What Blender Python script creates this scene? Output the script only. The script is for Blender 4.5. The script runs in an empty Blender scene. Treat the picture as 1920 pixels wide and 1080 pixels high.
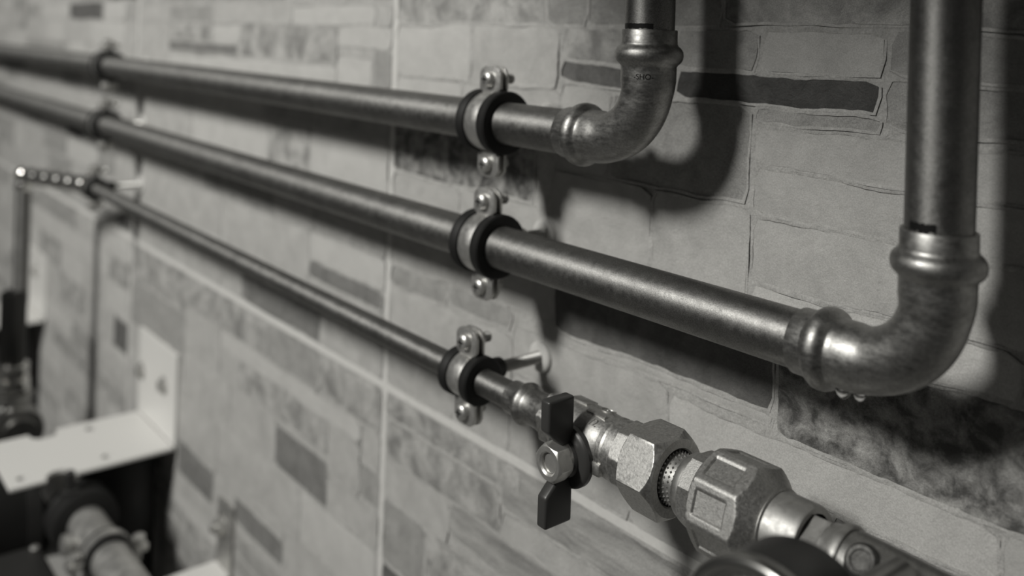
import bpy, bmesh, math, random
from mathutils import Vector, Matrix, noise

# ------------------------------------------------------------------ camera, light, world, exposure
MM = 0.001
Z0 = 1.45                       # camera height above the floor (m)
def P(x, y, z):                 # wall frame in mm (x along wall, y into wall, z up from camera height) -> metres
    return Vector((x * MM, y * MM, z * MM + Z0))
scene = bpy.context.scene
COL = scene.collection

FPX, PCX, PCY, ROLL = 1750.0, 960.0, 68.0, 0.03
TH = math.atan(1440 / 1750.0)
cam_d = bpy.data.cameras.new('camera')
cam = bpy.data.objects.new('camera', cam_d)
COL.objects.link(cam)
fw = Vector((-math.cos(TH), math.sin(TH), 0)); rt = Vector((math.sin(TH), math.cos(TH), 0)); up = Vector((0, 0, 1))
r_ = rt * math.cos(ROLL) + up * math.sin(ROLL)
u_ = up * math.cos(ROLL) - rt * math.sin(ROLL)
m = Matrix.Identity(4)
for i in range(3):
    m[i][0] = r_[i]; m[i][1] = u_[i]; m[i][2] = -fw[i]; m[i][3] = P(0, -413, 0)[i]
cam.matrix_world = m
cam_d.sensor_fit = 'HORIZONTAL'; cam_d.sensor_width = 36.0
cam_d.lens = 36.0 * FPX / 1920.0
cam_d.shift_x = 0.0
cam_d.shift_y = -(540.0 - PCY) / 1920.0
cam_d.clip_start = 0.01
cam_d.dof.use_dof = True
cam_d.dof.focus_distance = 0.455
cam_d.dof.aperture_fstop = 4.7
scene.camera = cam

world = bpy.data.worlds.new('world'); scene.world = world; world.use_nodes = True
world.node_tree.nodes['Background'].inputs[0].default_value = (1.0, 0.985, 0.94, 1)
world.node_tree.nodes['Background'].inputs[1].default_value = 0.036

ld = bpy.data.lights.new('ceiling_lamp', 'AREA'); ld.shape = 'DISK'; ld.size = 0.46; ld.energy = 57
ld.color = (1.0, 0.985, 0.935)
lo = bpy.data.objects.new('ceiling_lamp', ld); COL.objects.link(lo)
lo.location = P(-740, -1900, 1200)
lo.rotation_euler = (P(-2300, 0, -420) - lo.location).to_track_quat('-Z', 'Y').to_euler()

scene.view_settings.view_transform = 'Standard'
scene.view_settings.look = 'None'
scene.view_settings.gamma = 1.0
scene.view_settings.use_curve_mapping = False
scene.view_settings.exposure = 0.0

random.seed(7)
# ------------------------------------------------------------------ materials
MATS = {}
def mat(name, col, metal=0.0, rough=0.5, cvar=0.0, cscale=60.0, rvar=0.0, rscale=80.0, bump=0.0, bscale=400.0,
        stretch=(1, 1, 1), spec=0.5, world_pos=False, contrast=None, col2=None, coat=0.0):
    if name in MATS: return MATS[name]
    mt = bpy.data.materials.new(name); mt.use_nodes = True
    nt = mt.node_tree; b = nt.nodes['Principled BSDF']; L = nt.links
    c = (col, col * 0.992, col * 0.965, 1) if not isinstance(col, tuple) else (*col, 1)
    b.inputs['Base Color'].default_value = c
    b.inputs['Metallic'].default_value = metal
    b.inputs['Roughness'].default_value = rough
    b.inputs['Specular IOR Level'].default_value = spec
    b.inputs['Coat Weight'].default_value = coat
    if world_pos:
        src = nt.nodes.new('ShaderNodeNewGeometry').outputs['Position']
    else:
        src = nt.nodes.new('ShaderNodeTexCoord').outputs['Object']
    mp = nt.nodes.new('ShaderNodeMapping'); mp.inputs['Scale'].default_value = stretch
    L.new(src, mp.inputs['Vector']); vec = mp.outputs['Vector']
    def nz(scale, detail=5.0, rough_=0.6, dist=0.0):
        n = nt.nodes.new('ShaderNodeTexNoise'); n.inputs['Scale'].default_value = scale
        n.inputs['Detail'].default_value = detail; n.inputs['Roughness'].default_value = rough_
        n.inputs['Distortion'].default_value = dist
        L.new(vec, n.inputs['Vector']); return n.outputs['Fac']
    if cvar > 0 or col2 is not None:
        rp = nt.nodes.new('ShaderNodeValToRGB')
        lo_, hi_ = contrast or (0.3, 0.7)
        c2 = col2 if col2 is not None else col * (1 - cvar)
        c1 = col if col2 is not None else min(1.0, col * (1 + cvar))
        rp.color_ramp.elements[0].position = lo_; rp.color_ramp.elements[0].color = (c2, c2 * .992, c2 * .965, 1)
        rp.color_ramp.elements[1].position = hi_; rp.color_ramp.elements[1].color = (c1, c1 * .992, c1 * .965, 1)
        L.new(nz(cscale, 8, .65, .4), rp.inputs[0]); L.new(rp.outputs[0], b.inputs['Base Color'])
    if rvar > 0:
        mr = nt.nodes.new('ShaderNodeMapRange'); mr.inputs[3].default_value = max(.03, rough - rvar); mr.inputs[4].default_value = rough + rvar
        mr.inputs[1].default_value = .3; mr.inputs[2].default_value = .7
        L.new(nz(rscale, 6), mr.inputs[0]); L.new(mr.outputs[0], b.inputs['Roughness'])
    if bump > 0:
        bp = nt.nodes.new('ShaderNodeBump'); bp.inputs['Strength'].default_value = 1.0; bp.inputs['Distance'].default_value = bump * MM
        L.new(nz(bscale, 5), bp.inputs['Height']); L.new(bp.outputs[0], b.inputs['Normal'])
    MATS[name] = mt; return mt

COPPER = mat('oxidised copper pipe', .30, 1, .52, cvar=.16, cscale=55, rvar=.09, rscale=240, bump=.05, bscale=2200)
COPPER_V = mat('oxidised copper riser', .26, 1, .50, cvar=.16, cscale=55, rvar=.09, rscale=240, bump=.05, bscale=2200)
for mt_, ax_ in ((COPPER, 'X'), (COPPER_V, 'Z')):          # drawn tube: brushed round the circumference
    nt_ = mt_.node_tree; b_ = nt_.nodes['Principled BSDF']
    tg_ = nt_.nodes.new('ShaderNodeTangent'); tg_.direction_type = 'RADIAL'; tg_.axis = ax_
    nt_.links.new(tg_.outputs[0], b_.inputs['Tangent'])
    b_.inputs['Anisotropic'].default_value = .55; b_.inputs['Anisotropic Rotation'].default_value = .25
FITTING = mat('scuffed copper fitting', .34, 1, .45, cvar=.24, cscale=60, rvar=.11, rscale=200, bump=.03, bscale=300, stretch=(1, 1, 2.5))
BRASS = mat('sand cast brass', .46, 1, .52, cvar=.28, cscale=900, rvar=.08, rscale=700, bump=.09, bscale=1500)
BRASS_S = mat('turned brass', .44, 1, .55, cvar=.18, cscale=120, rvar=.08, rscale=300, bump=.02, bscale=800)
NICKEL = mat('nickelled valve body', .52, 1, .48, cvar=.24, cscale=800, rvar=.08, rscale=400, bump=.06, bscale=900)
ZINC = mat('zinc plated steel', .62, .85, .40, cvar=.15, cscale=150, rvar=.08, rscale=300, bump=.02, bscale=700)
STEEL = mat('dull steel', .55, .85, .5, cvar=.2, cscale=80, rvar=.08)
RUBBER = mat('black rubber', .012, 0, .62, spec=.35)
PLASTIC = mat('black handle plastic', .045, 0, .38, spec=.5, bump=.015, bscale=1200)
INK = mat('black ink', .006, 0, .5, spec=.3)
WHITE = mat('white enamel', .72, 0, .4)
PLUG = mat('pale nylon plug', .62, 0, .5)
DARKP = mat('dark pump casing', .022, 0, .45)
BRASSD = mat('dull brass fitting', .34, 1, .35, cvar=.2, cscale=100)
CASE = mat('black gauge case', .012, 0, .38)
DIAL = mat('white dial face', .72, 0, .6)
CHROME = mat('polished bezel', .40, 1, .28)
BRIGHT = mat('chromed fitting', .9, 1, .2)
GROUT = mat('pale tile grout', .66, 0, .8, cvar=.06, cscale=200, bump=.1, bscale=900, world_pos=True)
RIDGE = mat('mortar ridge', .46, 0, .75, cvar=.14, cscale=120, bump=.35, bscale=420, world_pos=True)
STONE = {
    'L': mat('light stone', .46, 0, .6, cvar=.15, cscale=45, bump=.16, bscale=500, world_pos=True),
    'N': mat('pale stone', .53, 0, .6, cvar=.08, cscale=45, bump=.14, bscale=500, world_pos=True),
    'M': mat('grey stone', .34, 0, .6, cvar=.24, cscale=50, bump=.22, bscale=420, world_pos=True),
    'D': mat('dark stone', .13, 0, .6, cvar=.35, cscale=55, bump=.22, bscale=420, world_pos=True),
    'F': mat('brown grey stone', .21, 0, .6, cvar=.25, cscale=55, bump=.22, bscale=420, world_pos=True),
    'E': mat('near black stone', .062, 0, .6, cvar=.4, cscale=60, bump=.22, bscale=420, world_pos=True),
    'X': mat('mottled stone', .50, 0, .6, col2=.24, contrast=(.38, .62), cscale=42, bump=.25, bscale=400, world_pos=True),
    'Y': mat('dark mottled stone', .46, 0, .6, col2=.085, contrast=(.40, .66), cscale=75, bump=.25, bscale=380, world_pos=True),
    'W': mat('streaked stone', .46, 0, .6, col2=.22, contrast=(.36, .62), cscale=60, stretch=(.18, 1, 1), bump=.2, bscale=300, world_pos=True),
}
def add_grain(mt, amount=.16, scale=1500.0, bump_mm=.35, bscale=160.0):
    nt = mt.node_tree; b = nt.nodes['Principled BSDF']; L = nt.links
    geo = nt.nodes.new('ShaderNodeNewGeometry').outputs['Position']
    n = nt.nodes.new('ShaderNodeTexNoise'); n.inputs['Scale'].default_value = scale; n.inputs['Detail'].default_value = 3
    L.new(geo, n.inputs['Vector'])
    mr = nt.nodes.new('ShaderNodeMapRange'); mr.inputs[1].default_value = .3; mr.inputs[2].default_value = .7
    mr.inputs[3].default_value = 1 - amount; mr.inputs[4].default_value = 1 + amount
    L.new(n.outputs['Fac'], mr.inputs[0])
    mx = nt.nodes.new('ShaderNodeMix'); mx.data_type = 'RGBA'; mx.blend_type = 'MULTIPLY'; mx.inputs[0].default_value = 1.0
    old = b.inputs['Base Color'].links[0].from_socket
    L.new(old, mx.inputs[6]); L.new(mr.outputs[0], mx.inputs[7]); L.new(mx.outputs[2], b.inputs['Base Color'])
    # chipped relief under the fine grain
    n2 = nt.nodes.new('ShaderNodeTexNoise'); n2.inputs['Scale'].default_value = bscale; n2.inputs['Detail'].default_value = 9; n2.inputs['Roughness'].default_value = .68
    n2.inputs['Distortion'].default_value = .6
    L.new(geo, n2.inputs['Vector'])
    bp = [x for x in nt.nodes if x.type == 'BUMP'][0]
    b2 = nt.nodes.new('ShaderNodeBump'); b2.inputs['Strength'].default_value = 1.0; b2.inputs['Distance'].default_value = bump_mm * MM
    L.new(n2.outputs['Fac'], b2.inputs['Height']); L.new(b2.outputs[0], bp.inputs['Normal'])
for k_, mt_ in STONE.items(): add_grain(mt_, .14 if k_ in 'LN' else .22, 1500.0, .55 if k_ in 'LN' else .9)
add_grain(RIDGE, .16, 1200.0, .9, 220.0)
for mt_ in (COPPER, COPPER_V): add_grain(mt_, .30, 1700.0, .05, 300.0)
add_grain(FITTING, .16, 900.0, .06, 250.0)
GLASS = bpy.data.materials.new('clear glass'); GLASS.use_nodes = True
_n = GLASS.node_tree; _n.nodes.clear()
_o = _n.nodes.new('ShaderNodeOutputMaterial'); _x = _n.nodes.new('ShaderNodeMixShader'); _x.inputs[0].default_value = .07
_t = _n.nodes.new('ShaderNodeBsdfTransparent'); _y = _n.nodes.new('ShaderNodeBsdfGlossy'); _y.inputs['Roughness'].default_value = .03
_n.links.new(_t.outputs[0], _x.inputs[1]); _n.links.new(_y.outputs[0], _x.inputs[2]); _n.links.new(_x.outputs[0], _o.inputs[0])
WATER = bpy.data.materials.new('water'); WATER.use_nodes = True
_g = WATER.node_tree.nodes['Principled BSDF']
_g.inputs['Transmission Weight'].default_value = 1; _g.inputs['Roughness'].default_value = .0; _g.inputs['IOR'].default_value = 1.33

# ------------------------------------------------------------------ mesh helpers (all in mm, wall frame)
class MB:
    def __init__(s): s.v = []; s.f = []
    def add(s, vs, fs):
        o = len(s.v); s.v += [tuple(v) for v in vs]; s.f += [[i + o for i in f] for f in fs]; return s
    def grid(s, rings, close=True, cap0=False, cap1=False):
        n = len(rings[0]); vs = [p for r in rings for p in r]; fs = []
        for i in range(len(rings) - 1):
            for j in range(n if close else n - 1):
                k = (j + 1) % n
                fs.append([i * n + j, i * n + k, (i + 1) * n + k, (i + 1) * n + j])
        if cap0: fs.append(list(range(n))[::-1])
        if cap1: fs.append([(len(rings) - 1) * n + j for j in range(n)])
        return s.add(vs, fs)
    def revolve(s, o, axis, prof, n=48, cap0=True, cap1=True, phase=0.0, a0=0.0, a1=2 * math.pi):
        """prof: list of (distance along axis, radius or function of angle)"""
        o = Vector(o); ax = Vector(axis).normalized()
        h = Vector((0, 0, 1)) if abs(ax.z) < .9 else Vector((1, 0, 0))
        e1 = ax.cross(h).normalized(); e2 = ax.cross(e1)
        full = abs(a1 - a0 - 2 * math.pi) < 1e-6
        cnt = n if full else n + 1
        rings = []
        for d, r in prof:
            ring = []
            for j in range(cnt):
                a = a0 + (a1 - a0) * j / n + phase
                rr = r(a) if callable(r) else r
                ring.append(o + ax * d + (e1 * math.cos(a) + e2 * math.sin(a)) * rr)
            rings.append(ring)
        return s.grid(rings, full, cap0 and full, cap1 and full)
    def box(s, x0, x1, y0, y1, z0, z1):
        vs = [(x, y, z) for x in (x0, x1) for y in (y0, y1) for z in (z0, z1)]
        return s.add(vs, [[0, 1, 3, 2], [4, 6, 7, 5], [0, 4, 5, 1], [2, 3, 7, 6], [0, 2, 6, 4], [1, 5, 7, 3]])
    def prism(s, poly, axis, d0, d1):
        """poly in the plane normal to axis ('x','y','z')"""
        def mk(p, d):
            return {'x': (d, p[0], p[1]), 'y': (p[0], d, p[1]), 'z': (p[0], p[1], d)}[axis]
        n = len(poly)
        vs = [mk(p, d0) for p in poly] + [mk(p, d1) for p in poly]
        fs = [list(range(n))[::-1], [n + i for i in range(n)]] + [[i, (i + 1) % n, n + (i + 1) % n, n + i] for i in range(n)]
        return s.add(vs, fs)

def build(name, mb, material, parent=None, origin=(0, 0, 0), bevel=0.0, segs=2, smooth=True, angle=38, kind=None, label=None):
    """mesh from mm data; vertices are stored relative to the thing's origin (mm)"""
    ox, oy, oz = origin
    me = bpy.data.meshes.new(name)
    bm = bmesh.new()
    vs = [bm.verts.new(((x - ox) * MM, (y - oy) * MM, (z - oz) * MM)) for x, y, z in mb.v]
    for f in mb.f:
        try: bm.faces.new([vs[i] for i in f])
        except ValueError: pass
    bmesh.ops.remove_doubles(bm, verts=bm.verts, dist=1e-7)
    bmesh.ops.recalc_face_normals(bm, faces=bm.faces)
    if bevel > 0:
        ed = [e for e in bm.edges if len(e.link_faces) == 2 and e.calc_face_angle(0) > math.radians(30)]
        bmesh.ops.bevel(bm, geom=ed, offset=bevel * MM, segments=segs, profile=.5, affect='EDGES')
    bm.to_mesh(me); bm.free()
    if smooth:
        for p in me.polygons: p.use_smooth = True
        me.set_sharp_from_angle(angle=math.radians(angle))
    me.materials.append(material)
    ob = bpy.data.objects.new(name, me); COL.objects.link(ob)
    if parent is not None: ob.parent = parent
    else: ob.location = P(ox, oy, oz)
    if kind: ob['kind'] = kind
    if label: ob['label'] = label
    return ob

def thing(name, label, cat, origin, group=None):
    o = bpy.data.objects.new(name, None); COL.objects.link(o)
    o.empty_display_size = .02
    o.location = P(*origin); o['label'] = label; o['category'] = cat
    if group: o['group'] = group
    return o
def copy_tree(o, parent=None):
    c = o.copy(); COL.objects.link(c)
    if parent is not None: c.parent = parent
    for ch in list(o.children): copy_tree(ch, c)
    return c
def ngon_r(ap, n, phase=0.0):
    return lambda a: ap / math.cos(((a + phase) % (2 * math.pi / n)) - math.pi / n)
def lim(fn, l): return lambda a: min(fn(a), l)
def hexnut(mb, o, axis, h, ap, n=6, phase=0.0, ch=1.6, bore=None, bore_depth=3.0, seg=144, c0=True, c1=True):
    fn = ngon_r(ap, n, phase); rc = ap / math.cos(math.pi / n); k = rc - ap
    prof = []
    steps = [i / 10 for i in range(11)]
    if c0: prof += [(0, ap * .97)] + [(ch * q, lim(fn, ap * .97 + (rc - ap * .97) * q)) for q in steps]
    else: prof += [(0, fn)]
    if c1: prof += [(h - ch * q, lim(fn, ap * .97 + (rc - ap * .97) * q)) for q in steps[::-1]]
    else: prof += [(h, fn)]
    if bore: prof += [(h, bore + .9), (h - .9, bore), (h - bore_depth, bore), (h - bore_depth, .01)]
    mb.revolve(o, axis, prof, n=seg)
    return mb

# ------------------------------------------------------------------ the setting: tiled wall and floor
wall = build('wall_back', MB().box(-3400, 1400, 10, 130, -1450, 1050), mat('wall plaster', .45, 0, .8), smooth=False)
wall['kind'] = 'structure'; wall['label'] = 'wall clad in stone effect tiles with pale grout behind the pipes'
floor_o = build('floor', MB().box(-3400, 1400, -3200, 130, -1550, -1450), mat('grey screed', .16, 0, .7, cvar=.1), smooth=False)
floor_o['kind'] = 'structure'; floor_o['label'] = 'grey screed floor of the plant room'

COLS = [-2594, -1947, -1300, -653, -6, 641]; ROWS = [-720, -290, 140, 570]; G = 3.3
gb = MB()
for x in COLS: gb.box(x - G, x + G, .5, 10.5, ROWS[0], ROWS[-1])
for z in ROWS:
    for a, b in zip(COLS[:-1], COLS[1:]): gb.box(a + G, b - G, .5, 10.5, z - G, z + G)
gr = build('grout', gb, GROUT, wall, smooth=False)

def wob(x, z, amp=2.2):
    n = noise.noise_vector(Vector((x * .016, z * .03, 3.1))) * amp + noise.noise_vector(Vector((x * .06, z * .08, 9.7))) * (amp * .38)
    return n.x * .6, n.y
def outline(x0, x1, zt, zb, sid, grow=0.0):
    step = 3.5
    rad = min(2.6, (zt - zb) * .22)
    pts = []
    def edge(ax, az, bx, bz):
        L_ = math.hypot(bx - ax, bz - az); n = max(2, int(L_ / step))
        for i in range(n): pts.append((ax + (bx - ax) * i / n, az + (bz - az) * i / n))
    edge(x0 + rad, zt, x1 - rad, zt); edge(x1, zt - rad, x1, zb + rad)
    edge(x1 - rad, zb, x0 + rad, zb); edge(x0, zb + rad, x0, zt - rad)
    cx_, cz_ = (x0 + x1) / 2, (zt + zb) / 2
    out = []
    for i, (x, z) in enumerate(pts):
        dx, dz = wob(x, z)
        j = noise.noise_vector(Vector((x * .16, z * .16, sid * 1.7))) * (0.0 if grow else .75)
        px, pz = x + dx + j.x, z + dz + j.y
        if grow:
            ex = grow if x >= x1 - rad - .01 else (-grow if x <= x0 + rad + .01 else 0)
            ez = grow if z >= zt - .01 else (-grow if z <= zb + .01 else 0)
            px += ex; pz += ez
        out.append((px, pz))
    return out
SID = [0]
def make_tile(tx0, tx1, tz0, tz1, stones):
    tb = MB()
    tx0 += G; tx1 -= G; tz0 += G; tz1 -= G
    tb.box(tx0, tx1, .45, 10.2, tz0, tz1)
    objs = []
    for (x0, x1, zt, zb, tone) in stones:
        SID[0] += 1; sid = SID[0]
        x0 = max(x0, tx0 + 1.5); x1 = min(x1, tx1 - 1.5); zt = min(zt, tz1 - 1.5); zb = max(zb, tz0 + 1.5)
        if x1 - x0 < 6 or zt - zb < 3: continue
        cl = lambda p: (min(max(p[0], tx0), tx1), min(max(p[1], tz0), tz1))
        o0 = [cl(p) for p in outline(x0, x1, zt, zb, sid)]
        o1 = [cl(p) for p in outline(x0, x1, zt, zb, sid, 1.5)]
        oi = outline(x0 + .9, x1 - .9, zt - .7, zb + .7, sid)
        off = random.uniform(-.25, .25)
        n = len(o0)
        # mortar ridge around the stone, uneven in height
        def rh(p, q): return min(.3, -.10 + noise.noise(Vector((p[0] * .03, p[1] * .05, q))) * 1.3 + noise.noise(Vector((p[0] * .31, p[1] * .31, q))) * .35)
        mid = [((a[0] * .6 + b[0] * .4), (a[1] * .6 + b[1] * .4)) for a, b in zip(o0, o1)]
        tb.grid([[(p[0], .9, p[1]) for p in o0], [(p[0], rh(p, 1) + .12, p[1]) for p in o0],
                 [(p[0], rh(p, 1), p[1]) for p in mid], [(p[0], rh(p, 1), p[1]) for p in o1]])
        sb = MB()
        sb.grid([[(p[0], 1.0, p[1]) for p in o0], [(p[0], .14 + off, p[1]) for p in o0], [(p[0], .05 + off, p[1]) for p in oi]] if len(oi) == n else
                [[(p[0], 1.0, p[1]) for p in o0], [(p[0], .1 + off, p[1]) for p in o0]])
        last = len(sb.v) - n
        sb.f.append([last + i for i in range(n)])
        objs.append((sb, tone))
    t = build('tile', tb, RIDGE, wall, angle=50)
    for sb, tone in objs:
        build('stone', sb, STONE[tone], t, angle=30)
    return t
def fill(x0, x1, zt, zb, rng, dark=.2):
    """courses of random stones over a rectangle"""
    out = []; z = zt
    while z - zb > 8:
        h = rng.choice([18, 22, 28, 36, 44])
        if z - h - zb < 14: h = z - zb
        x = x0
        while x < x1 - 8:
            w = rng.uniform(70, 200)
            if x1 - x - w < 45: w = x1 - x
            t = rng.random()
            tone = 'D' if t < dark * .4 else 'X' if t < dark * 1.2 else 'M' if t < dark * 2.0 else 'N' if t > .8 else 'L'
            out.append((x, x + w - 3, z, z - h + 3, tone)); x += w
        z -= h
    return out
TA = [(-651,-468,34,9,'X'),(-465,-428,34,9,'M'),(-425,-322,34,9,'M'),(-319,-150,34,10,'X'),(-147,-8,34,9,'M'),
      (-651,-550,6,-33,'N'),(-547,-454,6,-33,'L'),(-449,-356,6,-14,'X'),(-352,-298,6,-14,'M'),(-294,-227,5,-14,'L'),(-223,-160,6,-14,'M'),(-157,-8,6,-14,'L'),
      (-449,-356,-17,-29,'D'),(-352,-229,-17,-31,'E'),(-225,-120,-17,-38,'M'),(-117,-8,-17,-38,'L'),
      (-651,-560,-36,-66,'N'),(-557,-452,-36,-66,'L'),(-449,-405,-32,-84,'L'),(-402,-302,-34,-84,'M'),(-298,-228,-34,-40,'M'),
      (-297,-150,-44,-64,'L'),(-147,-8,-42,-64,'M'),(-297,-150,-67,-89,'L'),(-147,-8,-67,-88,'L'),
      (-367,-301,-88,-148,'L'),(-456,-370,-88,-148,'L'),(-297,-150,-92,-125,'L'),(-147,-8,-91,-125,'M'),(-297,-162,-128,-147,'N'),(-159,-8,-128,-147,'L'),
      (-648,-474,-70,-111,'Y'),(-648,-560,-114,-186,'L'),(-557,-459,-114,-148,'L'),(-557,-452,-151,-186,'L'),
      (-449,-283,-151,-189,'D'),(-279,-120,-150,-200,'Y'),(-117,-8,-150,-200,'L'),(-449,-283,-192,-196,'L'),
      (-648,-570,-189,-204,'M'),(-567,-493,-189,-202,'M'),(-648,-493,-207,-250,'L'),
      (-490,-353,-199,-228,'L'),(-350,-170,-203,-226,'N'),(-167,-8,-203,-226,'L'),
      (-648,-560,-253,-287,'L'),(-557,-493,-253,-287,'L'),(-490,-380,-231,-287,'L'),(-377,-250,-230,-287,'L'),(-247,-100,-229,-287,'M'),(-97,-8,-229,-287,'L')]
TB = [(-1298,-1180,24,7,'L'),(-1177,-1040,24,7,'M'),(-1037,-842,24,7,'L'),(-839,-686,23,7,'N'),(-683,-657,23,7,'L'),
      (-1298,-1181,4,-33,'L'),(-1178,-1041,4,-15,'X'),(-1038,-961,4,-15,'N'),(-1178,-970,-18,-29,'F'),(-958,-750,4,-30,'X'),
      (-747,-657,4,-13,'N'),(-747,-690,-22,-46,'N'),(-686,-657,-16,-46,'M'),(-1178,-750,-33,-47,'N'),(-1298,-1181,-36,-47,'L'),
      (-1298,-1100,-50,-88,'L'),(-1097,-900,-50,-88,'L'),(-897,-657,-50,-88,'M'),
      (-1298,-1095,-91,-140,'L'),(-1092,-887,-91,-140,'N'),(-884,-795,-91,-140,'X'),(-792,-657,-91,-140,'N'),
      (-1298,-1050,-143,-185,'L'),(-1047,-870,-143,-185,'M'),(-867,-784,-143,-185,'L'),(-781,-657,-143,-185,'L'),
      (-790,-657,-188,-212,'N'),(-790,-660,-215,-229,'F'),(-790,-657,-232,-255,'L'),
      (-1298,-1000,-188,-230,'L'),(-997,-793,-188,-255,'L'),(-1298,-1000,-233,-287,'L'),
      (-938,-766,-258,-287,'F'),(-763,-657,-258,-287,'L'),(-997,-941,-258,-287,'L')]
TC = [(-1298,-1100,-293,-340,'X'),(-1097,-880,-293,-330,'X'),(-877,-766,-293,-330,'M'),(-763,-658,-293,-330,'X'),(-990,-690,-333,-349,'N'),(-1097,-993,-333,-380,'L'),
      (-940,-745,-352,-380,'X'),(-687,-657,-333,-362,'L'),(-742,-690,-352,-395,'L'),(-687,-657,-365,-395,'M'),(-960,-851,-383,-428,'L'),(-848,-745,-388,-428,'F'),
      (-742,-657,-398,-428,'L'),(-793,-660,-431,-478,'N'),(-990,-796,-431,-478,'L'),(-1298,-1100,-343,-400,'M'),(-1097,-963,-383,-440,'L'),(-1298,-1100,-403,-440,'L'),
      (-1298,-993,-443,-490,'L'),(-1106,-1000,-494,-530,'F'),(-1298,-1109,-493,-530,'L'),(-997,-944,-482,-530,'L'),(-941,-828,-496,-520,'F'),(-990,-828,-481,-493,'L'),(-825,-657,-481,-530,'L')]
TD = [(-648,-480,-293,-312,'X'),(-645,-500,-315,-345,'X'),(-497,-333,-293,-326,'W'),(-477,-480,-293,-312,'L'),(-330,-150,-293,-330,'W'),(-147,-8,-293,-330,'L'),
      (-648,-560,-348,-378,'L'),(-557,-440,-348,-372,'W'),(-497,-300,-329,-345,'L'),(-437,-250,-348,-380,'X'),(-648,-590,-381,-430,'M'),(-587,-440,-381,-420,'X'),(-437,-250,-383,-430,'M'),(-247,-8,-333,-400,'L')]
rng = random.Random(11)
for ci, (a, b) in enumerate(zip(COLS[:-1], COLS[1:])):
    for ri, (c, d) in enumerate(zip(ROWS[:-1], ROWS[1:])):
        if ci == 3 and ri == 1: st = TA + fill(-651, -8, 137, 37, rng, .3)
        elif ci == 2 and ri == 1: st = TB + fill(-1298, -657, 137, 27, rng, .3)
        elif ci == 2 and ri == 0: st = TC + fill(-1298, -657, -533, -717, rng, .3)
        elif ci == 3 and ri == 0: st = TD + fill(-648, -8, -433, -717, rng, .3)
        elif ri == 2: st = []
        elif ci == 4 and ri == 0: st = []
        else: st = fill(a + 4, b - 4, d - 4, c + 4, rng, .22)
        make_tile(a, b, c, d, st)

shade_box = build('unseen_shade_box_1', MB().box(-505, 900, -500, 10, 300, 900), mat('shade box paint', .3, 0, .6), smooth=False)  # unseen box added to shade the upper right of the wall
shade_box['kind'] = 'structure'; shade_box['label'] = 'unseen box added above the two risers to shade the wall'

# ------------------------------------------------------------------ pipe runs
RP = 13.0
def pipe_mesh(o, axis, length, r, n=56):
    return MB().revolve(o, axis, [(0, r), (length, r)], n=n)
def arc_pts(cx, cz, R, a0, a1, n):
    return [(cx + R * math.cos(a0 + (a1 - a0) * i / n), cz + R * math.sin(a0 + (a1 - a0) * i / n)) for i in range(n + 1)]
def elbow_parts(name_parent, corner, r, origin, material):
    """press elbow between a run along -x and a riser along +z; corner = crossing of the axes"""
    cx, cy, cz = corner
    R = 33.0; st = 38.0
    n = 56
    path = []                       # (point, tangent)
    path.append((Vector((cx - st, cy, cz)), Vector((1, 0, 0))))
    for i in range(21):
        a = -math.pi / 2 + (math.pi / 2) * i / 20
        path.append((Vector((cx - R + R * math.cos(a), cy, cz + R + R * math.sin(a))), Vector((-math.sin(a), 0, math.cos(a)))))
    path.append((Vector((cx, cy, cz + st)), Vector((0, 0, 1))))
    rings = []
    N = len(path)
    for i, (p, t) in enumerate(path):
        e1 = Vector((0, -1, 0)); e2 = t.cross(e1)
        q = min(i, N - 1 - i)
        rr = r + 1.5 if q <= 1 else r + 1.5 - min(1.0, (q - 1) / 3.0) * .9
        rings.append([p + (e1 * math.cos(2 * math.pi * j / n) + e2 * math.sin(2 * math.pi * j / n)) * rr for j in range(n)])
    e = build('elbow', MB().grid(rings), material, name_parent, origin, angle=60)
    prof = [(38, r + .6), (38, r + 1.5), (40.2, r + 1.55), (41.0, r + 1.9), (42, r + 3.0), (43.2, r + 4.1), (44.8, r + 4.75), (46.6, r + 4.9),
            (48.4, r + 4.6), (49.8, r + 3.8), (50.8, r + 2.7), (51.6, r + 1.9), (52.6, r + 1.6), (59.2, r + 1.5), (59.6, r + 1.2), (59.6, r - .1)]
    build('press_collar', MB().revolve((cx, cy, cz), (-1, 0, 0), prof, n=64, cap0=False, cap1=False), material, e, origin, angle=50)
    build('press_collar', MB().revolve((cx, cy, cz), (0, 0, 1), prof, n=64, cap0=False, cap1=False), material, e, origin, angle=50)
    return e
def ink_patch(o, axis, r, d0, d1, a0, a1, parent, origin, jag=0.6, seed=1):
    rg = random.Random(seed)
    o = Vector(o); ax = Vector(axis).normalized()
    h = Vector((0, 0, 1)) if abs(ax.z) < .9 else Vector((1, 0, 0))
    e1 = ax.cross(h).normalized(); e2 = ax.cross(e1)
    n = 22; A = []; B = []
    for i in range(n + 1):
        a = a0 + (a1 - a0) * i / n
        dirv = e1 * math.cos(a) + e2 * math.sin(a)
        A.append(o + ax * (d0 + rg.uniform(-jag, jag)) + dirv * (r + .06)); B.append(o + ax * (d1 + rg.uniform(-jag, jag) * .3) + dirv * (r + .06))
    build('ink_mark', MB().grid([A, B], close=False), INK, parent, origin, label='black pen mark of the insertion depth')

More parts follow.
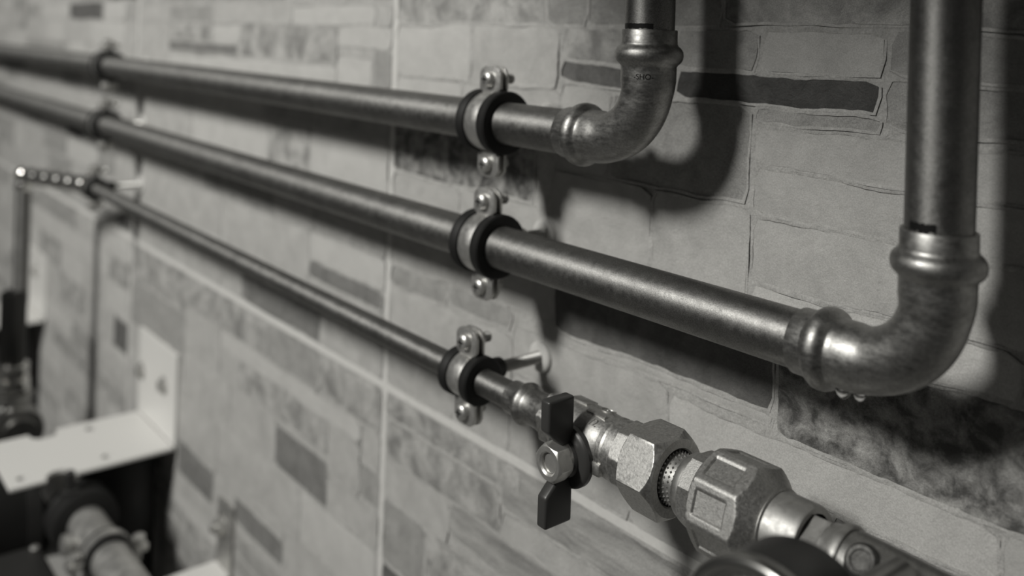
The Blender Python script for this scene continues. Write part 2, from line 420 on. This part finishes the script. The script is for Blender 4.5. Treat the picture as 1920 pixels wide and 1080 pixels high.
def angled_run(label, y, z, rx, xl=-2500, ztop=420, seed=1):
    org = (rx, y, z)
    t = thing('copper_pipe', label, 'pipe', org, 'copper pipe runs with risers')
    build('horizontal_pipe', pipe_mesh((xl, y, z), (1, 0, 0), rx - 36 - xl, RP), COPPER, t, org)
    build('riser', pipe_mesh((rx, y, z + 36), (0, 0, 1), ztop, RP), COPPER_V, t, org)
    elbow_parts(t, (rx, y, z), RP, org, FITTING)
    return t, org
Y1, Z1 = -47.0, -54.0
Y2, Z2 = -49.0, -130.5
Y3, Z3 = -59.5, -211.5
RX1, RX2 = -331.5, -175.0
t1, o1 = angled_run('uppermost dark copper pipe along the wall with elbow turning up into the thinner looking riser', Y1, Z1, RX1)
t2, o2 = angled_run('middle dark copper pipe along the wall with big near elbow and wide riser at right', Y2, Z2, RX2)
# pen marks by the collars (angles: revolve frame, about the outward side)
ink_patch((RX2, Y2, Z2), (0, 0, 1), RP, 59.8, 63.4, math.radians(152), math.radians(202), t2, o2, 1.0, 2)
ink_patch((RX2, Y2, Z2), (-1, 0, 0), RP, 59.8, 62.5, math.radians(-40), math.radians(25), t2, o2, .8, 3)
ink_patch((RX1, Y1, Z1), (0, 0, 1), RP, 59.8, 62.6, math.radians(120), math.radians(230), t1, o1, .5, 4)
ink_patch((RX1, Y1, Z1), (-1, 0, 0), RP, 59.7, 60.6, math.radians(-50), math.radians(50), t1, o1, .3, 5)

# lower small pipe with press adapter, far end turning out to a drop
R3 = 8.0
org3 = (-415, Y3, Z3)
t3 = thing('copper_pipe', 'thin lower copper pipe along the wall ending in a press adapter at the ball valve', 'pipe', org3)
build('horizontal_pipe', pipe_mesh((-1290, Y3, Z3), (1, 0, 0), 885, R3, 40), COPPER, t3, org3)
ad = build('press_adapter', MB().revolve((-418, Y3, Z3), (1, 0, 0), [(0, 8.1), (0, 9.6), (8, 9.7), (9, 10.2), (10.5, 11.6), (12.5, 12.2), (14.5, 11.8), (16, 10.4), (17.5, 9.9),
      (26, 10.0), (30, 10.8), (34, 11.2), (36, 11.2), (36, 8)], n=56, cap0=False), FITTING, t3, org3, angle=50)
XL, YV = -1418.0, -110.0
dv = Vector((XL + 1290, YV - Y3, 0)); dl_ = dv.length
bead = []
for kb_ in range(5):
    s0 = 4 + kb_ * (dl_ - 14) / 5
    bead += [(s0 + (dl_ - 14) / 5 * q, 8.5 + 3.4 * math.sin(math.pi * q)) for q in (0, .12, .25, .4, .5, .6, .75, .88)]
build('outlet_bend', MB().revolve((-1290, Y3, Z3), dv, [(-4, 7.5), (0, 8.5)] + bead + [(dl_ - 8, 9), (dl_ - 2, 10), (dl_ + 6, 9.5), (dl_ + 9, 6)], n=32), BRIGHT, t3, org3, angle=70)
build('drop_elbow', MB().revolve((XL, YV, Z3 + 11), (0, 0, -1), [(0, 3), (1, 7), (4, 10), (8, 11.3), (12, 11.5), (16, 10.2), (18, 9.4), (20, 10), (24, 11.6), (28, 11.6), (32, 10), (33, 9)], n=32), BRIGHT, t3, org3, angle=70)
build('drop_pipe', pipe_mesh((XL, YV, Z3 - 12), (0, 0, -1), 165, 10, 32), COPPER_V, t3, org3)
build('union_sleeve', MB().revolve((XL, YV - 8, Z3 - 158), (0, 0, -1), [(0, 12), (3, 17), (96, 17), (100, 15)], n=40), mat('dark union', .06, 1, .45), t3, org3)
ub_ = MB()
hexnut(ub_, (XL, YV - 8, Z3 - 258), (0, 0, -1), 18, 19, ch=2); hexnut(ub_, (XL, YV - 8, Z3 - 278), (0, 0, -1), 18, 20, ch=2)
build('union_nut', ub_, BRIGHT, t3, org3, angle=30)
build('flange', MB().revolve((XL, YV - 8, Z3 - 298), (0, 0, -1), [(0, 20), (1, 27), (8, 28), (10, 24)], n=40), BRASSD, t3, org3)
build('lower_elbow', MB().revolve((XL, YV - 8, Z3 - 306), (0, 0, -1), [(0, 20), (8, 25), (22, 28), (40, 28), (54, 24), (60, 16)], n=40).revolve((XL, YV - 2, Z3 - 330), (1, -.1, -.1), [(0, 20), (20, 27), (42, 27), (44, 30), (54, 30), (56, 22), (66, 22)], n=36), BRASSD, t3, org3)

def stamp(s_, size, cx, cy, r, z, az, parent, org):
    vs, fs = text_mesh(s_, size, .12)
    out = []
    for (a, c, h) in vs:
        t_ = az + a / r
        out.append((cx + math.cos(t_) * (r + h), cy + math.sin(t_) * (r + h), z + c))
    build('stamped_mark', MB().add(out, fs), INK, parent, org, angle=30)
def text_mesh(body_, size, depth):
    cu = bpy.data.curves.new('txt', 'FONT'); cu.body = body_; cu.size = size; cu.extrude = depth; cu.align_x = 'CENTER'; cu.align_y = 'CENTER'
    to = bpy.data.objects.new('txt', cu); COL.objects.link(to)
    dg = bpy.context.evaluated_depsgraph_get()
    me = bpy.data.meshes.new_from_object(to.evaluated_get(dg))
    bpy.data.objects.remove(to); bpy.data.curves.remove(cu)
    return [tuple(q.co) for q in me.vertices], [list(p.vertices) for p in me.polygons]
stamp('-SHO-', 4.0, RX1, Y1, RP + 1.5, Z1 + 35.2, math.radians(-58), [c for c in t1.children if c.name.startswith('elbow')][0], o1)

# ------------------------------------------------------------------ water drops under the near elbow
for dx, sc, lb in ((-37.5, 1.35, 'larger water drop hanging under the collar of the near elbow'), (-30.0, 1.0, 'smaller water drop hanging under the bend of the near elbow')):
    rb = RP + 1.5
    d_ = MB().revolve((RX2 + dx, Y2 - 2, Z2 - rb + .6), (0, 0, -1), [(0, 2.6 * sc), (.8 * sc, 2.5 * sc), (1.8 * sc, 2.1 * sc), (2.7 * sc, 1.4 * sc), (3.2 * sc, .6 * sc), (3.3 * sc, .02)], n=20)
    w = build('water_drop', d_, WATER, None, (RX2 + dx, Y2 - 2, Z2 - rb))
    w['label'] = lb; w['category'] = 'water drop'; w['group'] = 'drops under the elbow'

# ------------------------------------------------------------------ pipe clamps
def make_clamp(label, r, yc, group, loc):
    t = thing('pipe_clamp', label, 'pipe clamp', loc, group)
    ro = r + 6.9; rb = r + 5.5
    org = (0, 0, 0)
    # rubber lining: U profile with two lips
    rub = MB().revolve((-14.5, 0, 0), (1, 0, 0), [(0, r + .1), (0, ro - 1.0), (1.0, ro), (6.6, ro), (7.6, ro - .8), (7.8, rb - 1.2), (21.2, rb - 1.2), (21.4, ro - .8), (22.4, ro), (28.0, ro), (29, ro - 1.0), (29, r + .1)], n=64, cap0=False, cap1=False)
    build('rubber_lining', rub, RUBBER, t, org, angle=40)
    for s, nm in ((-1, 'front_band'), (1, 'rear_band')):
        b = MB()
        n = 36; rings = []
        a_end = math.asin(1.6 / rb)
        for i in range(n + 1):
            a = -math.pi / 2 + a_end + (math.pi - 2 * a_end) * i / n
            y = math.cos(a) * s; z = math.sin(a)
            rings.append([(-6.5, y * rb, z * rb), (6.5, y * rb, z * rb), (6.5, y * (rb - 1.6), z * (rb - 1.6)), (-6.5, y * (rb - 1.6), z * (rb - 1.6))])
        b.grid(rings, True, True, True)
        bo = build(nm, b, ZINC, t, org, bevel=.35)
        for zs in (1, -1):
            h0, h1 = rb - 2.0, rb + 16.5
            w0, w1 = 6.8, 10.4
            poly = [(-w0, zs * h0), (w0, zs * h0), (w0, zs * (h0 + 1.5)), (w1, zs * (h0 + 4)), (w1, zs * (h1 - 5.0)), (w1 - 1.8, zs * (h1 - 2.0)), (w1 - 5, zs * (h1 - .3)), (0, zs * h1),
                    (-w1 + 5, zs * (h1 - .3)), (-w1 + 1.8, zs * (h1 - 2.0)), (-w1, zs * (h1 - 5)), (-w1, zs * (h0 + 4)), (-w0, zs * (h0 + 1.5))]
            y0, y1 = (-3.6, -1.6) if s < 0 else (1.4, 3.4)
            build('ear', MB().prism(poly, 'y', y0, y1), ZINC, bo, org, bevel=.4)
    for zs in (1, -1):
        zc = zs * (rb + 8.2)
        tip = 14.0 if zs > 0 else 11.0
        sc = MB().revolve((0, -8.2, zc), (0, 1, 0), [(0, .05), (.05, 2.4), (.5, 3.9), (1.4, 4.8), (2.6, 4.9), (4.4, 4.9), (4.5, 3.3), (12, 3.3)] +
                          [(12 + .5 * k, 3.3 if k % 2 == 0 else 2.95) for k in range(1, int(tip * 2) - 6)] + [(12 + .5 * (int(tip * 2) - 6), 2.6)], n=28)
        so = build('screw', sc, ZINC, t, org, angle=35)
        cr = MB().box(-2.6, 2.6, -8.26, -7.6, zc - .55, zc + .55).box(-.55, .55, -8.26, -7.6, zc - 2.6, zc + 2.6)  # raised black cross, its colour standing in for shade inside the recess
        build('drive_recess_shade', cr, INK, so, org, smooth=False)
    wall_d = -yc                    # distance from the pipe axis to the wall
    nut = MB().revolve((0, rb - 1.5, 0), (0, 1, 0), [(0, 8.5), (3, 8.0), (6, 6.8), (12, 6.6), (13, 6.0), (13, 4)], n=32)
    build('boss', nut, RUBBER if r < 10 else ZINC, t, org)
    rod0 = rb + 8
    k = int((wall_d - rod0) / .6)
    build('threaded_rod', MB().revolve((0, rod0, 0), (0, 1, 0), [(i * .6, 4.0 if i % 2 else 3.45) for i in range(k + 1)] + [(wall_d - rod0 + 3, 3.5)], n=24), ZINC, t, org, angle=20)
    build('wall_plug', MB().revolve((0, wall_d - 3.2, 0), (0, 1, 0), [(0, 4.2), (0, 8.6), (.8, 9.8), (1.8, 10.2), (4.0, 10.2)], n=40, cap0=False), PLUG, t, org)
    return t
XN, XF = -461.0, -1268.0
for (yc, zc, r, la, lb) in ((Y1, Z1, RP, 'zinc pipe clamp with black rubber gripping the top pipe beside its elbow', 'blurred far pipe clamp on the top pipe at left'),
                            (Y2, Z2, RP, 'zinc pipe clamp with black rubber at the middle of the second pipe', 'blurred far pipe clamp on the second pipe at left'),
                            (Y3, Z3, R3, 'small zinc pipe clamp on the thin lower pipe next to the ball valve', 'blurred far pipe clamp on the thin lower pipe at left')):
    c = make_clamp(la, r, yc, 'rubber lined pipe clamps', (XN, yc, zc))
    c2 = copy_tree(c); c2.location = P(XF, yc, zc); c2['label'] = lb

# ------------------------------------------------------------------ ball valve
vo = (-352, Y3, Z3)
v = thing('ball_valve', 'nickelled ball valve with black wing handle on the thin lower pipe', 'valve', vo)
body = MB().revolve((-384, Y3, Z3), (1, 0, 0), [(0, 8), (0, 11.8)] + [(1.2, ngon_r(12.6, 6, .3)), (7, ngon_r(12.6, 6, .3)), (8, 12.4), (9.5, 13.6), (11.5, 14.8), (14, 15.4), (20, 15.7), (32, 15.8), (40, 15.7),
        (45, 15.4), (47, 15.0), (48, 15.0), (48.6, 15.6), (50.6, 15.7), (51.2, 15.2), (53, 15.2), (53.6, 15.8), (60, 15.8)], n=72)
build('body', body, NICKEL, v, vo, angle=40)
build('end_hexagon', hexnut(MB(), (-325.5, Y3, Z3), (1, 0, 0), 10, 16.2, n=8, phase=.2, ch=1.2), NICKEL, v, vo, angle=28)
zs = Z3 - 5.0
build('stem_boss', MB().revolve((-352, Y3 - 6, Z3 - 4), (0, -1, -.1), [(0, 13.6), (6, 12.4), (9, 10.6), (11, 9.0), (17, 9.0)], n=40), NICKEL, v, vo, angle=40)
build('stop_lug', MB().box(-338, -331, Y3 - 16, Y3 - 7, Z3 - 10, Z3 - 3), NICKEL, v, vo, bevel=1.0)
# embossed marks on the body
def on_body(x, ang, rad):       # point on the valve body, ang from straight up towards the room
    return Vector((x, Y3 - math.sin(ang) * rad, Z3 + math.cos(ang) * rad))
def emboss(x0, x1, a0, a1, r0, r1):
    rings = []
    for r in (r0, r1):
        rings.append([on_body(x0, a0, r), on_body(x1, a0, r), on_body(x1, a1, r), on_body(x0, a1, r)])
    return MB().grid(rings, True, False, True)
build('embossed_bar', emboss(-352, -338.5, math.radians(11), math.radians(20), 13, 16.5), NICKEL, v, vo, bevel=.25)
build('embossed_plate', emboss(-369.5, -355.5, math.radians(-26), math.radians(6), 13, 16.7), NICKEL, v, vo, bevel=.4)
def wrap_text(name, s, size, x, ang, rad, parent, org, rot=0.0, depth=.45, material=NICKEL):
    vs, fs = text_mesh(s, size, depth)
    b = MB(); out = []
    for (a, c, h) in vs:
        a2 = a * math.cos(rot) - c * math.sin(rot); c2 = a * math.sin(rot) + c * math.cos(rot)
        out.append(on_body(x + a2, ang - c2 / rad, rad + h))
    b.add(out, fs)
    return build(name, b, material, parent, org, angle=30)
wrap_text('embossed_size', '1/2', 6.0, -344, math.radians(36), 15.5, v, vo, 0.0, .7)
rg = MB()
ringpts = []
for k in range(28):
    a = 2 * math.pi * k / 28
    ringpts.append([on_body(-345 + math.cos(a) * rr, math.radians(-16) + math.sin(a) * rr / 15.5, 15.6 + hh) for rr, hh in ((4.2, -.8), (4.2, .6), (3.4, .6), (3.4, -.8))])
ringpts.append(ringpts[0]); rg.grid(ringpts, True)
build('embossed_ring', rg, NICKEL, v, vo)
wrap_text('embossed_letter', 'S', 5.0, -345, math.radians(-16), 15.4, v, vo, .6, .7)
# wing handle
HZ = -217.5; HX = -352
hb = MB().revolve((HX, -73.5, HZ), (0, -1, 0), [(0, 13.5), (0, 15.2), (.8, 15.9), (3.4, 15.9), (4.2, 15.2), (5.0, 14.0), (5.6, 9.0)], n=56)
hb.revolve((HX, -76, HZ), (0, -1, 0), [(0, 10), (4.5, 9.6), (5.6, 8.8)], n=40)
hd = build('handle', hb, PLASTIC, v, vo, angle=40)
top = [(-94.4, -184.6), (-76.6, -184.6), (-76.6, -203.5), (-79.0, -209.5), (-84.0, -209.5), (-94.4, -200.5)]
bot = [(-95, -249.5), (-76.6, -249.5), (-76.6, -230), (-79, -226), (-87.5, -226.2), (-95, -233.5)]
for nm, pl in (('wing', top), ('wing', bot)):
    build(nm, MB().prism(pl, 'x', HX - 3.6, HX + 3.6), PLASTIC, hd, vo, bevel=1.5, segs=3)
nb = MB(); hexnut(nb, (HX, -81.5, HZ), (0, -1, 0), 10, 8.8, n=6, phase=.15, ch=1.4, bore=5.3, bore_depth=2.6)
nn = build('handle_nut', nb, ZINC, v, vo, angle=28)
build('stem_end', MB().revolve((HX, -76, HZ), (0, -1, 0), [(0, 5.1), (12.6, 5.1), (13.4, 4.4)], n=32).box(HX - .4, HX + 5, -89.6, -86, HZ - 4.6, HZ + 4.6), STEEL, v, vo)
# union nut at the valve outlet
un = MB()
fn = ngon_r(19.4, 6, .96); rc = 19.4 / math.cos(math.pi / 6); k = rc - 19.4
q10 = [i / 14 for i in range(15)]
un.revolve((-316.5, Y3, Z3), (1, 0, 0), [(0, 16)] + [(3.2 * q, lim(fn, 18.6 + (rc - 18.6) * q)) for q in q10] + [(22.6 - 4.2 * q, lim(fn, 18.6 + (rc - 18.6) * q)) for q in q10[::-1]] +
           [(22.6, 14.4), (21.8, 13.6), (16, 13.6), (16, 8)], n=240, cap0=False)
build('union_nut', un, NICKEL, v, vo, angle=26)

# ------------------------------------------------------------------ brass union coupling
uo = (-260, Y3, Z3)
u = thing('union_coupling', 'sand cast brass union coupling with panelled octagonal nut right of the valve', 'pipe fitting', uo)
build('nipple', MB().revolve((-312, Y3, Z3), (1, 0, 0), [(0, 9), (0, 12.4), (15, 12.4), (26, 12.2), (27, 12)], n=64), BRASS_S, u, uo)
kb = MB()
for row in range(4):
    xk = -294.6 + row * 2.5
    for j in range(34):
        a = 2 * math.pi * (j + .5 * (row % 2)) / 34
        c = Vector((xk, Y3 - math.sin(a) * 12.2, Z3 + math.cos(a) * 12.2)); nrm = Vector((0, -math.sin(a), math.cos(a))); tg = Vector((0, math.cos(a), math.sin(a)))
        s_ = .85
        kb.add([c + Vector((s_, 0, 0)), c + tg * s_, c - Vector((s_, 0, 0)), c - tg * s_, c + nrm * 1.0], [[0, 1, 4], [1, 2, 4], [2, 3, 4], [3, 0, 4]])
build('knurling', kb, BRASS_S, u, uo, smooth=False, kind='stuff')
build('shoulder_ring', MB().revolve((-285.6, Y3, Z3), (1, 0, 0), [(0, 12), (0, 14.8), (.6, 15.4), (4.6, 16.4), (5.4, 16.2)], n=64), BRASS_S, u, uo, angle=40)
build('inner_hexagon', hexnut(MB(), (-280.6, Y3, Z3), (1, 0, 0), 10, 17.2, n=8, phase=.39, ch=1.4), BRASS, u, uo, angle=26)
build('back_flange', MB().revolve((-271.6, Y3, Z3), (1, 0, 0), [(0, 16), (0, 20.4), (1.4, 21.6), (2.6, 21.8), (2.6, 18)], n=72, cap0=False, cap1=False), BRASS, u, uo, angle=40)
cn = MB()
AP = 22.6; PH = .69
fo = ngon_r(AP, 8, PH); rc8 = AP / math.cos(math.pi / 8)
H = 34.0
def sm(t, a, b):
    t = max(0.0, min(1.0, (t - a) / (b - a))); return t * t * (3 - 2 * t)
def nut_r(s):
    lim_r = rc8 + .2
    if s < 1.8: lim_r = AP * .955 + (rc8 - AP * .955) * (s / 1.8) ** .6
    if s > 24: lim_r = rc8 - (s - 24) * .93
    def fr(a):
        r = min(fo(a), lim_r)
        t = ((a + PH) % (math.pi / 4)) - math.pi / 8
        w = abs(math.tan(t) * AP)
        m_ = (1 - sm(w, 5.1, 5.9)) * sm(s, 3.2, 4.2) * (1 - sm(s, 19.5, 20.5))
        # rounded corners between the faces
        r = min(r, AP + (rc8 - AP) * .86)
        return r - .85 * m_
    return fr
prof = [(s, nut_r(s)) for s in [0, .5, 1.0, 1.8, 2.6, 3.2, 3.5, 3.8, 4.2] + [5 + i for i in range(14)] + [19.2, 19.5, 19.9, 20.2, 20.5, 21.2, 22.2, 23.2, 24] + [24.6 + .7 * i for i in range(13)]]
prof = [(0, 17.0)] + prof + [(33.6, 17.4), (34.2, 16.8), (34.2, 14)]
cn.revolve((-270, Y3, Z3), (1, 0, 0), prof, n=256, cap0=False, cap1=False)
build('coupling_nut', cn, BRASS, u, uo, angle=30)
build('sleeve', MB().revolve((-242, Y3, Z3), (1, 0, 0), [(0, 12), (0, 16.4), (21, 16.4), (22.4, 15.8), (22.4, 13.2), (20, 13.0), (14, 13.0)], n=64, cap1=False), BRASS_S, u, uo, angle=40)

# ------------------------------------------------------------------ outlet pipe
po = (-200, Y3, Z3)
p4 = thing('outlet_pipe', 'stout brass outlet pipe with small hexagon leaving the coupling at lower right', 'pipe', po)
th_ = [(i * .7, 11.6 if i % 2 else 11.0) for i in range(12)]
build('thread', MB().revolve((-230, Y3, Z3), (1, 0, 0), th_ + [(8.2, 11.4), (12, 11.4)], n=48), BRASS_S, p4, po, angle=15)
build('hexagon', hexnut(MB(), (-220, Y3, Z3), (1, 0, 0), 10, 11.9, n=6, phase=.5, ch=1.2), BRASS_S, p4, po, angle=26)
build('ring_collar', MB().revolve((-211.5, Y3, Z3), (1, 0, 0), [(0, 11), (0, 12.8), (3, 13.4), (5.5, 14.9), (8.5, 15.3), (9.5, 14.8), (9.5, 13)], n=64), BRASS_S, p4, po, angle=40)
build('tube', MB().revolve((-203, Y3, Z3), (1, 0, -.03), [(0, 13.8), (4, 14.2), (420, 14.2)], n=64), FITTING, p4, po, angle=40)
bd = Vector((0, -.72, .69))
bo_ = Vector((-192, Y3, Z3)) + bd * 13.0
build('port_boss', MB().revolve(bo_, bd, [(0, 7.5), (1.6, 6.6), (2.4, 5.6), (2.2, 4.2), (1.7, 3.8), (1.7, .05)], n=36), mat('tarnished plug', .12, 1, .6, cvar=.5, cscale=500, bump=.3, bscale=500), p4, po)

# ------------------------------------------------------------------ pressure gauge
GX, GZ, GR = -176.0, -199.0, 32.0
go = (GX, -130, GZ)
g = thing('pressure_gauge', 'round black pressure gauge with polished bezel in the bottom foreground', 'gauge', go)
build('case', MB().revolve((GX, -126, GZ), (0, -1, 0), [(0, .1), (0, 26), (2, 29.5), (5, GR - 1), (27, GR - .4), (28, GR - 1.5), (28, GR - 3), (25, GR - 3.2), (25, .1)], n=80), CASE, g, go, angle=40)
build('bezel', MB().revolve((GX, -153, GZ), (0, -1, 0), [(0, GR - 2), (0, GR + .4), (1, GR + 1.1), (4.5, GR + 1.1), (6, GR + .2), (6.6, GR - 1.6), (6.2, GR - 3.2), (4.5, GR - 3.6), (2, GR - 3.6)], n=80, cap0=False, cap1=False), CHROME, g, go, angle=50)
dl = build('dial', MB().revolve((GX, -153.4, GZ), (0, -1, 0), [(0, GR - 3.4), (.6, GR - 3.4), (.6, .05)], n=64), DIAL, g, go, angle=40)
tb_ = MB()
for kk in range(31):
    a = math.radians(-135 + 270 * kk / 30)
    L_ = 4.2 if kk % 5 == 0 else 2.4
    d2 = Vector((math.sin(a), 0, math.cos(a))); s2 = Vector((math.cos(a), 0, -math.sin(a))) * (.45 if kk % 5 == 0 else .22)
    c0 = Vector((GX, -154.15, GZ)) + d2 * (GR - 6); c1 = c0 - d2 * L_
    tb_.add([c0 + s2, c0 - s2, c1 - s2, c1 + s2], [[0, 1, 2, 3]])
build('scale_marks', tb_, INK, dl, go, smooth=False)
nd = Vector((-.75, 0, -.66)); ns = Vector((.66, 0, -.75))
c0 = Vector((GX, -155.2, GZ))
build('needle', MB().add([c0 + ns * 1.1 - nd * 6, c0 - ns * 1.1 - nd * 6, c0 + nd * 22, ], [[0, 1, 2]]), INK, dl, go, smooth=False)
build('glass', MB().revolve((GX, -157.2, GZ), (0, -1, 0), [(0, .05), (0, GR - 3.5), (1, GR - 3.5), (1, .05)], n=48), GLASS, g, go, angle=40)
build('stem', MB().revolve((GX, -127, GZ), (0, 1, -.02), [(0, 7), (10, 7), (10, 10), (24, 10), (24, 6.5), (58, 6.5)], n=32), BRASSD, g, go)

# ------------------------------------------------------------------ white angle brackets
def bracket(label, x0, x1, z_top, z_arm, depth, th=4.0, holes=(), notches=(), pholes=(), grp='white angle brackets'):
    org = (x0, 0, z_arm)
    t = thing('angle_bracket', label, 'bracket', org, grp)
    def cut(ob, cutters):
        for (o, ax, r, h) in cutters:
            c = build('cutter', MB().revolve(o, ax, [(0, r), (h, r)], n=28), WHITE, t, org, smooth=False)
            md = ob.modifiers.new('b', 'BOOLEAN'); md.operation = 'DIFFERENCE'; md.object = c; md.solver = 'EXACT'
            bpy.context.view_layer.update()
            dg = bpy.context.evaluated_depsgraph_get()
            me = bpy.data.meshes.new_from_object(ob.evaluated_get(dg))
            ob.modifiers.clear(); ob.data = me; bpy.data.objects.remove(c)
    pl = build('wall_plate', MB().box(x0, x1, -th, 0, z_arm, z_top), WHITE, t, org, bevel=.8, smooth=False)
    ar = build('arm', MB().box(x0, x1, -depth, -th, z_arm - th, z_arm), WHITE, t, org, bevel=.8, smooth=False)
    cut(ar, [((hx, hy, z_arm + 5), (0, 0, -1), hr, 14) for hx, hy, hr in list(holes) + list(notches)])
    for (px, pz) in pholes:
        build('screw_head', MB().revolve((px, -th + .2, pz), (0, -1, 0), [(0, 11), (1.6, 11), (1.6, 7.6)] , n=32).revolve((px, -th - 1.2, pz), (0, -1, 0), [(0, ngon_r(6.5, 6)), (5.5, ngon_r(6.5, 6)), (6, 5.5)], n=36), STEEL, t, org, angle=30)
    return t
bracket('nearer white angle bracket with long pierced arm over the steel pipe', -1245, -1110, -394, -504, 181,
        holes=[(-1130, -165, 5.5), (-1132, -75, 5.5), (-1222, -68, 6.5)], notches=[(-1240, -118, 16), (-1112, -128, 16)], pholes=[(-1150, -442), (-1232, -448)])
bracket('farther white angle bracket half hidden behind the drop pipe at left', -1896, -1740, -405, -511, 181, holes=[(-1760, -120, 6)], pholes=[(-1800, -440)])
t5 = thing('angle_bracket', 'narrow steel angle bracket with bolt at the bottom edge of the wall', 'bracket', (-958, 0, -590))
o5 = (-958, 0, -590)
build('wall_plate', MB().box(-976, -938, -4, 0, -582, -508), STEEL, t5, o5, bevel=.8, smooth=False)
build('arm', MB().box(-976, -938, -66, -4, -582, -578), WHITE, t5, o5, bevel=.8, smooth=False)
build('bolt', MB().revolve((-962, -3, -535), (0, -1, 0), [(0, 11), (2, 11), (2, ngon_r(8, 6)), (8, ngon_r(8, 6)), (8.6, 6.5), (8.6, 4), (14, 4)], n=36), ZINC, t5, o5, angle=30)

# ------------------------------------------------------------------ steel pipe under the bracket, its clamps, dark pump
YB, ZB, RB = -108.0, -554.0, 20.0
so_ = (-1000, YB, ZB)
sp = thing('steel_pipe', 'thick dull steel pipe running under the white bracket at lower left', 'pipe', so_)
build('tube', MB().revolve((-1200, YB, ZB), (1, 0, 0), [(0, RB), (1500, RB)], n=48), STEEL, sp, so_)
build('side_port', MB().revolve((-1060, YB - 14, ZB - 4), (0, -1, .1), [(0, 9), (9, 9), (10, 11), (17, 11), (18, 8)], n=24), ZINC, sp, so_)
ho = (-1105, YB, ZB)
hc = thing('pipe_hanger', 'broad black rubber hanger clamp with stud holding the steel pipe under the bracket', 'pipe clamp', ho)
build('rubber_ring', MB().revolve((-1125, YB, ZB), (1, 0, 0), [(0, 20.5), (0, 32), (2, 35), (12, 36), (14, 34.5), (26, 34.5), (28, 36), (38, 35), (40, 32), (40, 20.5)], n=56, cap0=False, cap1=False), RUBBER, hc, ho, angle=40)
build('stud', MB().revolve((-1102, YB - 14, ZB + 28), (0, 0, 1), [(0, 11), (8, 10), (10, 5), (28, 5), (29, 4)], n=24), DARKP, hc, ho)
bo2 = (-1008, YB, ZB)
bc = thing('hose_clamp', 'bright steel band clamp with side lugs around the thick steel pipe', 'pipe clamp', bo2)
build('lining', MB().revolve((-1021, YB, ZB), (1, 0, 0), [(0, 20.2), (0, 24), (24, 24), (24, 20.2)], n=48, cap0=False, cap1=False), RUBBER, bc, bo2)
build('band', MB().revolve((-1015, YB, ZB), (1, 0, 0), [(0, 23.5), (0, 25.5), (11, 25.5), (11, 23.5)], n=48, cap0=False, cap1=False), ZINC, bc, bo2)
for s in (-1, 1):
    lg = build('lug', MB().box(-1018, -1001, YB + s * 24 if s > 0 else YB - 40, YB + 40 if s > 0 else YB - 24, ZB - 4, ZB + 4), ZINC, bc, bo2, bevel=1)
    build('screw', MB().revolve((-1009, YB + s * 32, ZB + 12), (0, 0, -1), [(0, 5), (1, 6.5), (4, 6.5), (5, 3.2), (26, 3.2)], n=20), ZINC, bc, bo2)
pu = (-1060, -230, -640)
pm = thing('pump_body', 'dark blurred pump casing at the lower left corner', 'pump', pu)
build('volute', MB().revolve((-1285, -60, -612), (0, -1, 0), [(0, 20), (0, 56), (4, 62), (30, 64), (50, 62), (56, 54), (58, 40)], n=48), DARKP, pm, pu, angle=40)
build('motor', MB().revolve((-1285, -116, -612), (0, -1, 0), [(0, 60), (4, 66), (20, 66)] + [(20 + i * 4 + dd, rr) for i in range(26) for dd, rr in ((0, 66), (2, 66), (2, 62.5), (4, 62.5))] + [(126, 66), (140, 66), (146, 58)], n=48), DARKP, pm, pu, angle=30)
tbx = build('terminal_box', MB().box(-1130, -890, -260, -142, -720, -586), DARKP, pm, pu, bevel=9, segs=4)
build('lid', MB().box(-1126, -894, -256, -146, -587, -580), DARKP, tbx, pu, bevel=3, segs=3)
for lx in (-1118, -902):
    for ly in (-248, -152):
        build('lid_screw', MB().revolve((lx, ly, -581), (0, 0, 1), [(0, 5), (2, 5), (3.2, 3.5), (3.4, .1)], n=16), STEEL, tbx, pu)
build('cable_gland', MB().revolve((-1132, -212, -640), (-1, .0, 0), [(0, 11), (10, 11), (12, 9), (24, 8), (80, 7)], n=24), DARKP, pm, pu)

io = (-1165, -48, -720)
ip = thing('shade_fill_pipe', 'black pipe added to fill the dark shade under the nearer white bracket', 'pipe', io)  # black pipe added to keep the shaded wall below the bracket dark
build('black_sleeve', MB().revolve((-1165, -48, -860), (0, 0, 1), [(0, 12), (0, 39), (1.5, 40), (344, 40), (346, 39), (346, 14)], n=48), RUBBER, ip, io, angle=40)
build('tube', MB().revolve((-1165, -48, -870), (0, 0, 1), [(0, 13.5), (360, 13.5)], n=32), COPPER_V, ip, io)
ip2 = copy_tree(ip); ip2.location = P(-1795, -48, -720)  # added copy fills the dark shade below the farther bracket
ip2['label'] = 'black pipe added to fill the dark shade under the farther white bracket at the left edge'
ip['group'] = ip2['group'] = 'added black pipes under the brackets'
